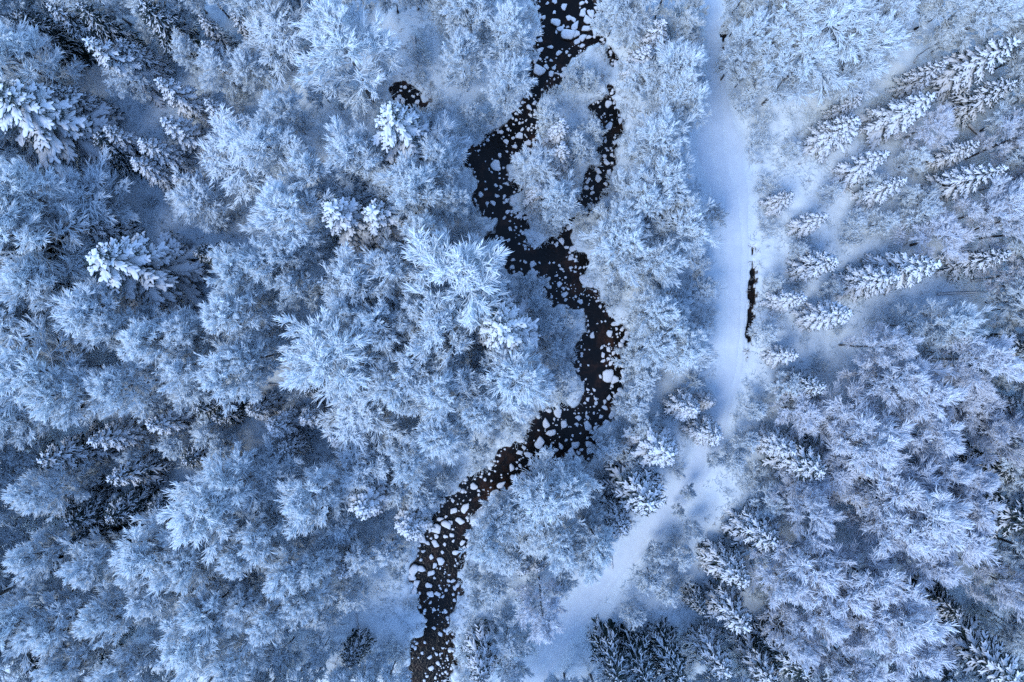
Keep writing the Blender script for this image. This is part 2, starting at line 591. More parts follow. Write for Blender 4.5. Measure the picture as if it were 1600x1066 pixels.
# ------------------------------------------------------------------ boulders
def rock_proto(seed):
    r = np.random.default_rng(seed)
    nA, nB = 22, 9
    th = np.arange(nA) * 2 * math.pi / nA
    out = np.full(nA, 2.0)
    k = r.integers(4, 7)
    base = np.sort(r.uniform(0, 2 * math.pi, k)) + r.uniform(0, 6)
    for b_ in base:                                          # convex outline cut by planes
        d = r.uniform(0.62, 1.0)
        c = np.cos(th - b_)
        out = np.where(c > 0.05, np.minimum(out, d / np.maximum(c, 0.05)), out)
    out = np.minimum(out, 1.3)
    asp = r.uniform(0.58, 0.95)
    for _ in range(0):
        out = (np.roll(out, 1) + 2 * out + np.roll(out, -1)) / 4
    rho = np.array([1.0, 1.05, 1.02, 0.93, 0.75, 0.4])
    zz = np.array([-0.5, -0.1, 0.12, 0.25, 0.32, 0.34])
    V, Q = [], []
    for i, (q, z) in enumerate(zip(rho, zz)):
        rr = out * q * (1 + r.uniform(-0.03, 0.03, nA))
        V.append(np.stack([rr * np.cos(th), rr * np.sin(th) * asp, np.full(nA, z) + r.uniform(-0.03, 0.03, nA)], -1))
    V = np.concatenate(V + [np.array([[0, 0, 0.34]])])
    j = np.arange(nA)
    for i in range(len(rho) - 1):
        Q.append(np.stack([i * nA + j, i * nA + (j + 1) % nA, (i + 1) * nA + (j + 1) % nA, (i + 1) * nA + j], -1))
    T = np.stack([(len(rho) - 1) * nA + j, (len(rho) - 1) * nA + (j + 1) % nA, np.full(nA, len(rho) * nA)], -1)
    rock = mesh_from('rock', V, T, np.concatenate(Q), True, M_ROCK)
    rho2 = np.array([0.86, 0.97, 0.98, 0.90, 0.72, 0.4])
    z2 = np.array([0.20, 0.22, 0.36, 0.49, 0.57, 0.61])
    wob = 1 + 0.05 * np.sin(th * 2 + r.uniform(0, 6)) + r.uniform(-0.03, 0.03, nA)
    shift = r.uniform(-0.05, 0.05, 2)
    V2 = []
    for q, z in zip(rho2, z2):
        rr = np.minimum(out, 1.25) * q * wob
        V2.append(np.stack([rr * np.cos(th) + shift[0], rr * np.sin(th) * asp + shift[1], np.full(nA, z)], -1))
    V2 = np.concatenate(V2 + [np.array([[shift[0], shift[1], 0.62]])])
    cap = mesh_from('snow_cap', V2, T, np.concatenate(Q), True, M_SNOW)
    return rock, cap


ROCKS = '''881,12,6 867,36,7 866,21,3 867,4,4 855,6,3 909,6,4 889,57,10 876,46,5 880,42,3 889,29,5 887,43,3 898,42,8 896,33,5 909,23,6 918,33,8 912,17,4 921,21,4 901,54,6 911,61,7 920,59,4 903,66,5 910,72,4 914,46,6 844,64,4 844,80,6 860,75,4.5 874,84,5 886,82,3 842,112,11 854,106,4 861,115,5 865,107,3.5 861,96,3 878,119,4 855,91,2 926,19,3 931,30,2.5 921,81,6 909,87,5 869,51,3 916,3,3
813,214,6.5 791,222,5 824,224,5 809,243,7 775,258,9 826,236,6 816,203,3 825,203,3 802,195,2 817,192,2 831,195,2 829,181,4 827,169,5.5 834,162,4 792,186,5 800,174,5 781,244,3.5 801,217,3 805,230,4 792,237,2.5 771,212,2 775,291,3 783,293,3 760,296,2.5 751,305,4.5 776,307,4.5 788,308,4 771,319,5 762,318,3.5 788,317,3 802,314,6 780,279,2
951,163,6 968,190,5 946,221,3 948,256,4.5 935,256,5 935,269,5 934,280,6 951,270,6 925,294,4 926,302,4 956,242,3.5 946,288,4 952,197,6 944,178,2 937,168,2
794,332,4.5 788,341,3 797,359,3.5 785,373,3.5 794,376,3 806,356,2.5 802,406,4 813,408,2 820,409,3.5 834,413,6 832,424,5.5 813,428,4.5 804,432,5 801,418,4 835,388,3 843,411,2 859,411,2 865,411,2 878,421,3 874,415,2.5 898,425,3 906,419,3 899,418,2.5 875,444,5 880,451,3.5 883,460,5 884,468,3 907,472,4.5 877,378,6 885,387,3.5 897,389,6 919,440,12 888,452,2.3 797,346,2 811,368,2
956,492,5 961,507,5.5 953,520,6 963,514,3 972,514,3.5 979,520,5 977,528,5 926,524,5.5 940,543,3 950,547,4 958,551,3.5 942,554,4 938,479,3 940,503,2.5 933,506,1.8 968,521,2 963,522,2.3 944,540,2 951,538,2
949,584,11 961,593,7 973,584,7.5 942,564,3.5 950,560,3 954,567,4 938,589,3 956,603,3 958,614,3 928,609,3.5 918,608,3 924,615,2 918,624,4 930,623,3 931,629,3.5 914,630,2.5 944,628,4 945,637,4.5 952,621,4 965,626,4 956,647,6 939,651,3.5 918,652,4.5 916,645,3 928,645,2.5 904,654,5 901,663,4 917,664,7 882,664,6.5 872,644,7.5 854,661,8 861,676,7 845,691,8.5 947,659,5 933,668,5 928,635,2 898,646,2.5 866,655,3 841,672,2 895,680,2.5 907,677,2 884,688,2.5 893,687,2 918,684,2.5 927,686,3 967,616,4 911,597,2 915,593,2 907,571,2.4 919,571,2 936,641,2
876,697,5.5 868,702,4 897,694,7 893,706,7.5 903,707,3.5 918,694,6 921,703,5 929,707,5 825,710,6 811,706,4.5 850,717,7 861,718,4 851,708,3 800,731,6.5 813,728,4 827,724,5 838,727,4 829,731,3 804,745,5.5 816,742,6.5 740,759,6 748,767,3 727,793,7.5 708,797,5.5 708,782,3.5 720,814,6.5 704,816,4 735,781,2.5 783,757,7.5 796,764,5.5 792,773,5 776,768,4.5 818,699,3.5 773,736,2 768,751,2 884,716,3.5 898,719,4.5 909,703,3 825,738,2.5 862,708,2 748,773,2.4 724,782,2
688,810,5.5 699,820,8.5 683,827,9.5 697,807,3 697,838,3.5 705,836,4 682,838,4 709,845,3 668,848,4 659,842,7.5 658,830,5 681,850,6 695,850,3 661,861,4 713,862,6.5 724,847,5 731,838,6 733,853,5.5 725,855,2.5 692,863,3 689,877,6.5 679,883,5 658,888,6.5 645,890,8.5 643,902,6 673,895,5.5 674,870,4 688,888,2.5 702,907,4 709,907,4 679,902,2.5 651,911,6.5 671,914,5 712,918,3 649,857,4 708,827,2.5 702,898,2 711,884,2
711,919,3.5 683,927,4.5 673,928,5.5 692,932,3.5 648,921,7 645,930,5 678,951,3.5 685,952,2 696,954,3.5 664,954,3 710,937,3 699,966,4 702,982,4.5 678,980,3 689,990,4 699,989,3 664,1003,2.5 692,1012,3 682,1021,3.5 671,1026,4 660,1019,3 699,1028,2.5 685,1036,3.5 673,1044,4.5 667,1056,2.5 681,1058,3 695,1063,2.5 677,1013,2 688,1022,2
630,158,5 652,160,4 640,165,3 660,150,3 626,142,2.5'''
rocks = [tuple(float(v) for v in s.split(',')) for s in ROCKS.split()]
REACH = [('top rapids', 0, 72), ('upper narrows', 72, 140), ('upper island bend', 140, 235), ('lower island bend', 235, 326), ('left bend', 326, 395),
         ('middle crossing', 395, 478), ('right bend', 478, 572), ('boulder bend', 572, 642), ('slanting rapids', 642, 690), ('slanting shallows', 690, 726),
         ('lower slant', 726, 800), ('bouldery reach', 800, 852), ('stony reach', 852, 912), ('lower narrows', 912, 972), ('bottom reach', 972, 1100)]


def reach_of(px, py):
    if px > 930 and 140 < py < 310 or (px > 920 and 260 < py < 310):
        return 'side channel'
    if px < 680 and py < 200:
        return 'dark pool'
    return next(nm_ for nm_, a, c in REACH if a <= py < c)


protos = [rock_proto(100 + i) for i in range(14)]
by_reach = {}
for i, (px, py, rp) in enumerate(rocks):
    x, y = w(px, py, ZW)
    s = rp * PXM * 1.04
    rk, cp = protos[i % 14]
    o = new_obj('boulder', rk, loc=(x, y, ZW + 0.02 + 0.05 * s), rot=(rng.uniform(-.08, .08), rng.uniform(-.08, .08), rng.uniform(0, 6.28)), scale=(s, s, s * rng.uniform(0.8, 1.1) + 0.08))
    new_obj('snow_cap', cp, parent=o)
    tag(o, None, 'boulder', 'snow-capped boulders in the stream')
    by_reach.setdefault(reach_of(px, py), []).append((o, px, py, rp))
for rn, lst in by_reach.items():
    lst.sort(key=lambda q: -q[3])
    rank = ['biggest', 'second biggest', 'third biggest'][:1 if len(lst) < 8 else 3]
    anch = []
    for q, rk_ in zip(lst, rank):
        q[0]['label'] = f'{rk_} snow-capped boulder in the {rn} of the stream' if rn != 'dark pool' else f'{rk_} snow-capped stone in the dark pool among the trees'
        anch.append((f"the {rn}'s {rk_} boulder", q[1], q[2]))
    items = [(q[0], q[1], q[2], 'large' if q[3] > 6 else 'medium' if q[3] > 3.6 else 'small', 'snowy stone') for q in lst[len(rank):]]
    label_all(items, anch)

# small stones that only show as specks: one object
g = Geo()
cnt = 0
tries = 0
rk_xy = np.array([w(a, c, ZW) for a, c, _ in rocks])
rk_r = np.array([c * PXM for _, _, c in rocks])
while cnt < 950 and tries < 60000:
    tries += 1
    px, py = rng.uniform(600, 990), rng.uniform(0, 1066)
    x, y = w(px, py, ZW)
    d = field(SD, x, y)
    if d > 0.25 or d < -99:
        continue
    nq = lattice_noise(np.array([x]), np.array([y]), 1.6, 41)[0]
    dens = 0.04 + 0.9 * (nq > 0.22)
    if d > -0.5:
        dens = 0.8
    if rng.uniform() > dens:
        continue
    if np.min(np.hypot(rk_xy[:, 0] - x, rk_xy[:, 1] - y) - rk_r) < 0.05:
        continue
    s = rng.uniform(0.04, 0.10) * (1.7 if rng.uniform() < 0.2 else 1) * (1.8 if d > -0.45 else 1)
    nA = 7
    th = np.arange(nA) * 2 * math.pi / nA + rng.uniform(0, 6)
    rr = s * rng.uniform(0.7, 1.2, nA)
    V = [np.stack([x + rr * q * np.cos(th), y + rr * q * np.sin(th), np.full(nA, ZW + z * s)], -1) for q, z in ((1, -0.3), (1.02, 0.4), (0.7, 0.8))]
    V = np.concatenate(V + [np.array([[x, y, ZW + 0.9 * s]])])
    j = np.arange(nA)
    Q = np.concatenate([np.stack([i * nA + j, i * nA + (j + 1) % nA, (i + 1) * nA + (j + 1) % nA, (i + 1) * nA + j], -1) for i in range(2)])
    T = np.stack([2 * nA + j, 2 * nA + (j + 1) % nA, np.full(nA, 3 * nA)], -1)
    g.add(V, T, Q)
    cnt += 1
peb = new_obj('pebbles', g.mesh('pebbles', M_SNOW))
tag(peb, 'tiny snow dusted stones speckling the dark stream', 'pebbles', kind='stuff')


# ------------------------------------------------------------------ frosted broadleaf trees
def broadleaf_proto(seed, h=12.0, R=3.0, limbs=24, n2=7, n3=6, n4=8, broom=0.0, cz=0.62, fat=1.0, frost=None):
    r = np.random.default_rng(seed)
    K = 7
    trunk = np.zeros((1, K, 3))
    trunk[0, :, 2] = np.linspace(0, h * 0.84, K)
    trunk[0, 1:, :2] = np.cumsum(r.normal(0, 0.012 * R, (K - 1, 2)) * 2, 0)
    gt, gc = Geo(), Geo()
    rt = 0.011 * h
    tubes(gt, trunk, np.linspace(rt, rt * 0.25, K)[None], 6, r=r)
    t = np.linspace(0.30, 0.97, limbs)
    p, _ = sample(trunk, np.zeros(limbs, int), t)
    az = np.arange(limbs) * 2.399 + r.uniform(-.35, .35, limbs) + r.uniform(0, 6)
    u = (t - 0.30) / 0.67
    el = np.radians(12 + 66 * u ** 1.3 + broom * 18 * (1 - u) + r.uniform(-7, 7, limbs))
    d = np.stack([np.cos(az) * np.cos(el), np.sin(az) * np.cos(el), np.sin(el)], -1)
    # length to an uneven dome
    A = np.array([1 / R, 1 / R, 1 / (h * (1 - cz) * 0.92)])
    o_, dd = (p - np.array([0, 0, h * cz])) * A, d * A
    qa, qb, qc = (dd * dd).sum(-1), (o_ * dd).sum(-1), (o_ * o_).sum(-1) - 1
    L = (-qb + np.sqrt(np.maximum(qb * qb - qa * qc, 0.02))) / qa * r.uniform(0.72, 1.08, limbs)
    L = np.clip(L, 0.15 * R, 1.6 * R)
    L1 = np.zeros((limbs, 6, 3))
    L1[:, 0] = p
    for k in range(1, 6):
        d = unit(d + np.array([0, 0, 0.05 + broom * 0.07]) + r.normal(0, 0.06, d.shape))
        L1[:, k] = L1[:, k - 1] + d * (L / 5)[:, None]
    tubes(gt, L1, (rt * 0.38) * np.linspace(1, 0.25, 6)[None] * np.ones((limbs, 1)), 5, r=r)
    P2, l2 = grow(L1, n2, 0.2, 1.0, (18, 44), lambda i, t_: (0.1 * R + L[i] * 0.45 * (1.15 - 0.75 * t_)) * r.uniform(0.7, 1.2, len(i)), 5, 0.05 + broom * 0.08, 0.05, r)
    tubes(gc, P2, 0.036 * fat * np.linspace(1, 0.6, 5)[None] * np.ones((len(P2), 1)), 4, r=r)
    P3, l3 = grow(P2, n3, 0.10, 1.0, (12, 34), lambda i, t_: (0.15 + l2[i] * 0.56 * (1.15 - 0.6 * t_)) * r.uniform(0.7, 1.25, len(i)), 4, 0.03 + broom * 0.05, 0.045, r)
    tubes(gc, P3, 0.033 * fat * np.linspace(1, 0.7, 4)[None] * np.ones((len(P3), 1)), 3, r=r)
    P4, l4 = grow(P3, n4, 0.10, 1.0, (9, 30), lambda i, t_: (0.15 + l3[i] * 0.58 * (1.15 - 0.5 * t_)) * r.uniform(0.7, 1.3, len(i)), 3, 0.015, 0.045, r)
    tubes(gc, P4, 0.029 * fat * np.array([1, 0.95, 0.3])[None] * r.uniform(0.7, 1.35, (len(P4), 1)), 3, r=r)
    rad = float(np.percentile(np.hypot(P4[:, -1, 0], P4[:, -1, 1]), 93))
    top = float(np.percentile(P4[:, -1, 2], 99))
    return [('trunk', gt.mesh('trunk', M_LIMB)), ('crown', gc.mesh('crown', frost or M_FROST))], rad, top


BROAD = [broadleaf_proto(201 + i, h, R, lb, n2, n3, n4 + 1, br, cz, 0.86) for i, (h, R, lb, n2, n3, n4, br, cz) in enumerate([
    (12.0, 2.6, 28, 7, 6, 8, 0.0, .62), (12.5, 2.5, 24, 8, 6, 7, 0.2, .6), (11.5, 2.7, 30, 6, 6, 7, 0.1, .66),
    (12.0, 2.4, 20, 8, 7, 7, 0.6, .55), (12.5, 2.6, 26, 7, 6, 7, 0.0, .64), (11.8, 2.5, 22, 8, 6, 7, 0.5, .57),
    (12.2, 2.5, 18, 8, 7, 7, 0.9, .52), (12.0, 2.7, 26, 7, 6, 7, 0.15, .65)])]
WISP = [broadleaf_proto(251 + i, h, R, lb, n2, n3, n4, br, cz, 0.8, M_WISP) for i, (h, R, lb, n2, n3, n4, br, cz) in enumerate([
    (12.0, 2.5, 18, 8, 7, 6, 0.8, .5), (12.0, 2.4, 16, 9, 7, 6, 1.1, .48), (12.0, 2.5, 20, 7, 7, 6, 0.6, .52)])]
YOUNG = [broadleaf_proto(231 + i, h, R, lb, n2, n3, n4, br, cz, 0.9) for i, (h, R, lb, n2, n3, n4, br, cz) in enumerate([
    (5.2, 1.6, 16, 6, 5, 7, 0.0, .55), (5.0, 1.5, 14, 6, 6, 7, 0.5, .5), (5.5, 1.6, 18, 6, 5, 7, 0.2, .55), (4.8, 1.6, 13, 7, 5, 6, 0.9, .5)])]


def shrub_proto(seed, h=1.8, R=1.3, stems=11, n2=7, n3=6):
    r = np.random.default_rng(seed)
    gt, gc = Geo(), Geo()
    az = np.arange(stems) * 2.399 + r.uniform(-.3, .3, stems)
    el = np.radians(r.uniform(30, 80, stems))
    p = np.stack([np.cos(az) * 0.12, np.sin(az) * 0.12, np.full(stems, -0.1)], -1)
    d = np.stack([np.cos(az) * np.cos(el), np.sin(az) * np.cos(el), np.sin(el)], -1)
    L = h * r.uniform(0.7, 1.1, stems)
    S1 = np.zeros((stems, 5, 3))
    S1[:, 0] = p
    for k in range(1, 5):
        d = unit(d + np.array([0, 0, 0.04]) + r.normal(0, 0.09, d.shape))
        S1[:, k] = S1[:, k - 1] + d * (L / 4)[:, None]
    tubes(gt, S1, 0.03 * np.linspace(1, 0.5, 5)[None] * np.ones((stems, 1)), 4, r=r)
    P2, l2 = grow(S1, n2, 0.25, 1.0, (20, 50), lambda i, t_: L[i] * 0.45 * (1.15 - 0.6 * t_) * r.uniform(0.7, 1.2, len(i)), 4, 0.05, 0.08, r)
    tubes(gc, P2, 0.028 * np.linspace(1, 0.6, 4)[None] * np.ones((len(P2), 1)), 3, r=r)
    P3, l3 = grow(P2, n3, 0.15, 1.0, (20, 55), lambda i, t_: (0.08 + l2[i] * 0.45) * r.uniform(0.6, 1.2, len(i)), 3, 0.02, 0.08, r)
    tubes(gc, P3, 0.026 * np.array([1, 0.9, 0.3])[None] * r.uniform(0.7, 1.3, (len(P3), 1)), 3, r=r)
    return [('stems', gt.mesh('stems', M_LIMB)), ('twigs', gc.mesh('twigs', M_FROST))]


SHRUB = [shrub_proto(301, 1.8, 1.3), shrub_proto(302, 1.5, 1.3, 13), shrub_proto(303, 2.1, 1.3, 9, 8), shrub_proto(304, 1.3, 1.2, 15, 6)]


# ------------------------------------------------------------------ snow-laden spruces
def spruce_proto(seed, h=12.0, R=2.3, nb=105, snow=1.0, cover=1.0):
    r = np.random.default_rng(seed)
    gt, gf, gs = Geo(), Geo(), Geo()
    K = 6
    trunk = np.zeros((1, K, 3))
    trunk[0, :, 2] = np.linspace(0, h * 0.985, K)
    tubes(gt, trunk, np.linspace(0.17, 0.03, K)[None], 7, r=r)
    u = np.linspace(0.0, 1.0, nb) ** 0.92
    z = h * (0.10 + 0.87 * u)
    az = np.arange(nb) * 2.399 + r.uniform(-.35, .35, nb)
    L = (R * (1 - u) ** 0.78 * r.uniform(0.7, 1.18, nb)) * (1 + 0.14 * np.cos(az - r.uniform(0, 6))) + 0.22
    L = np.where(r.uniform(0, 1, nb) < 0.07, L * 0.45, L)
    el = np.radians(-20 + 62 * u ** 1.8 + r.uniform(-7, 7, nb))
    d = np.stack([np.cos(az) * np.cos(el), np.sin(az) * np.cos(el), np.sin(el)], -1)
    kb = 6
    B = np.zeros((nb, kb, 3))
    B[:, 0, 2] = z
    bend = np.array([-0.14, -0.16, -0.10, 0.0, 0.08])
    for k in range(1, kb):
        d = d.copy()
        d[:, 2] += bend[k - 1]
        d = unit(d + r.normal(0, 0.04, d.shape))
        B[:, k] = B[:, k - 1] + d * (L / (kb - 1))[:, None]
    rb = (0.072 + 0.042 * L)
    tubes(gf, B + np.array([0, 0, -0.07]), rb[:, None] * np.array([0.5, 1.0, 1.0, 0.9, 0.6, 0])[None] * 1.15, 4, 0.6, 0.2, r)
    on = r.uniform(0, 1, nb) < cover
    tubes(gs, (B + np.array([0, 0, 0.04]))[on], (rb * snow)[on][:, None] * np.array([0.3, 0.85, 1.05, 1.0, 0.85, 0])[None] * r.uniform(0.75, 1.2, (on.sum(), kb)), 6, 0.75, 0.22, r)
    # side sprays, both sides, lying nearly in the branch's plane
    for sgn in (-1, 1):
        n = 6
        idx = np.repeat(np.arange(nb), n)
        keep = r.uniform(0, 1, nb * n) < np.clip(L[idx] * 0.62 + 0.12, 0, 1)
        t = (0.22 + 0.74 * (np.tile(np.arange(n), nb) + r.uniform(0.1, 0.9, nb * n)) / n)[keep]
        idx = idx[keep]
        p, tg = sample(B, idx, t)
        side = unit(np.cross(tg, np.array([0, 0, 1.0]))) * sgn
        a = np.radians(r.uniform(26, 46, len(idx)))[:, None]
        dd = unit(tg * np.cos(a) + side * np.sin(a) + np.array([0, 0, -0.12]) + r.normal(0, 0.08, p.shape))
        l = (L[idx] * 0.40 * (1.12 - 0.75 * t) + 0.12) * r.uniform(0.75, 1.2, len(idx))
        Q = np.zeros((len(idx), 5, 3))
        Q[:, 0] = p
        for k in range(1, 5):
            dd = unit(dd + np.array([0, 0, -0.05]) + r.normal(0, 0.06, dd.shape))
            Q[:, k] = Q[:, k - 1] + dd * (l / 4)[:, None]
        rq = 0.045 + 0.068 * l
        tubes(gf, Q + np.array([0, 0, -0.06]), rq[:, None] * np.array([0.8, 1.0, 0.9, 0.6, 0])[None] * 1.2, 3, 0.55, 0.25, r)
        on = r.uniform(0, 1, len(idx)) < cover
        tubes(gs, (Q + np.array([0, 0, 0.035]))[on], (rq * snow)[on][:, None] * np.array([0.7, 1.05, 1.0, 0.8, 0])[None] * r.uniform(0.7, 1.25, (on.sum(), 5)), 5, 0.75, 0.25, r)
        # needle blades poking out below the snow
        m_ = 5
        i2 = np.repeat(np.arange(len(idx)), m_)
        p2, t2 = sample(Q, i2, r.uniform(0.1, 1.0, len(i2)))
        dv = unit(t2 + r.normal(0, 0.55, t2.shape) + np.array([0, 0, -0.25]))
        wd = unit(np.cross(dv, r.normal(size=dv.shape))) * 0.035
        ln = r.uniform(0.14, 0.32, len(i2))[:, None]
        p2 = p2 + np.array([0, 0, -0.05])
        V = np.stack([p2 - wd, p2 + wd, p2 + dv * ln], 1).reshape(-1, 3)
        gf.add(V, np.arange(len(V)).reshape(-1, 3))
    top = np.zeros((1, 5, 3))
    top[0, :, 2] = h * np.array([0.86, 0.92, 0.965, 0.99, 1.01])
    tubes(gs, top, np.array([[0.10, 0.13, 0.11, 0.07, 0]]), 6, r=r)
    return [('trunk', gt.mesh('trunk', M_LIMB)), ('foliage', gf.mesh('foliage', M_NEEDLE)), ('snow_load', gs.mesh('snow_load', M_SNOW))]


SPRUCE = [spruce_proto(401, 12, 2.6, 92, 1.2, 1.0), spruce_proto(402, 12, 2.3, 86, 1.05, 0.97), spruce_proto(403, 12, 2.5, 88, 0.85, 0.85),
          spruce_proto(404, 12, 2.2, 84, 1.25, 1.0), spruce_proto(405, 12, 2.7, 100, 0.66, 0.5)]

# spruces: tip x, tip y, height (m), crown width factor, kind (0,1,3 heavy; 2,4 thinner snow)
CONIFERS = '''-8,146,14,1.75,0 77,131,9,0.8,2 160,202,8,.8,1 213,217,8.5,.9,1 200,247,8,.9,1 270,274,7,.8,1 248,187,8.5,.9,3 320,157,7.5,.8,1 245,123,9,.9,1 137,62,11,.95,1 75,5,10,.8,2 310,23,7,.7,2 363,20,7,.7,2 315,63,7.5,.8,1 120,8,10,.8,4 215,5,10,.9,4
138,398,14,1.55,0 606,172,14,1.45,0 512,326,13,1.35,3 580,322,12.5,1.2,3 783,512,14,1.4,0 880,186,8.5,.75,3 881,226,7.5,.9,3 842,290,6.5,.9,3 1037,32,9,.9,1 1018,72,8.5,.8,3
1350,146,6.5,.75,1 1460,145,10,.95,0 1340,186,8.5,.95,0 1387,240,8.5,.85,3 1483,95,8,.8,1 1596,58,11.5,.95,1 1530,224,7.5,.75,1 1570,260,11,.8,1 1418,280,8.5,.8,1 1240,302,6,.8,1 1295,336,7,.8,3 1592,128,9,.9,2
1308,404,9,.9,1 1470,408,12,.95,1 1405,432,10,.9,1 1575,398,9,.8,2 1258,466,7.5,.8,3 1330,493,10,.85,3 1248,557,7,.8,3 1290,608,9,.8,2 1594,634,7,.9,2 1612,545,8,.9,4
1285,738,9.5,1.1,2 1240,708,8,.9,1 1088,642,8,.95,1 1123,684,8,.9,1 1046,714,9.5,1.2,0 1112,630,4,.9,3 1016,788,10,1.35,2 976,830,8.5,.95,2 1212,852,9,1.1,2 1170,918,9,1.05,2 1172,985,9.5,1.05,2 1138,1060,9.5,.95,2 968,1068,9,1.05,4 1012,1070,9.5,1.0,4 1066,1068,9.5,1.0,4 1212,1072,9,1.0,2
818,898,6,.85,1 842,893,5.5,.8,1 1625,820,11,1.2,4 1598,1066,13,1.15,2 1490,1068,9,1.0,4 1262,1056,9.5,1.1,4 558,800,9.5,1.35,3 634,832,8,1.2,3 530,905,7,.8,1 748,1068,9,1.0,2 470,655,7,.8,1 420,672,8,1.0,1 515,688,7.5,.9,1 165,752,9,.9,2 140,690,9.5,.9,1 60,720,10,1.0,2 225,668,9,.9,1 40,470,9,1.0,4 110,345,9,.9,2 305,395,6.5,.8,4 40,1050,9,1.2,4 75,1062,9,1.1,4 545,1040,5,1.0,4 105,820,8,.9,4 190,850,7,.9,4 20,900,8,1.0,4 150,215,7,1.0,4 325,400,7,.9,4 8,372,8,1.0,4 165,812,8,1.0,4 1098,955,5,.8,4 300,640,7,.9,4 1590,745,8,1.0,4 1500,960,7,1.0,4 330,652,6,.9,4 388,645,6,.9,2 285,722,6.5,.9,4 90,800,7,1.0,4 232,800,6.5,.9,4 110,852,7,.9,4 60,642,7,.9,4 100,32,8,.9,4 185,62,8,.9,2 22,22,9,1.0,4 440,705,6,.9,2 480,610,5.5,.8,4 350,745,6,.8,4'''
things = []
SPR_SEG = []
for s in CONIFERS.split():
    px, py, h, wf, kd = s.split(',')
    px, py, h, wf, kd = float(px), float(py), float(h), float(wf), int(kd)
    x, y = w(px, py, h)
    sc = h / 12.0
    o = copy_thing(SPRUCE[kd], 'spruce_tree', (x, y, float(ground_z(np.array(x), np.array(y))) - 0.1), rng.uniform(0, 6.28), (sc ** 0.5 * wf * 1.14, sc ** 0.5 * wf * 1.14 * rng.uniform(.9, 1.1), sc), (rng.uniform(-.02, .02), rng.uniform(-.02, .02)))
    tag(o, None, 'tree', 'snow-laden spruces')
    if kd != 4:
        SPR_SEG.append((px, py, 800 + (px - 800) * (H - h) / (H - 0.2 * h), 533 + (py - 533) * (H - h) / (H - 0.2 * h)))
    cx = 800 + (px - 800) * (H - h) / (H - 0.55 * h)
    cy = 533 + (py - 533) * (H - h) / (H - 0.55 * h)
    adj = ('tall' if h >= 10 else 'small' if h < 7 else 'slim' if wf < 0.85 else 'bushy')
    things.append((o, cx, cy, adj, 'dark green snowy spruce' if kd in (2, 4) else 'white snow-laden spruce'))

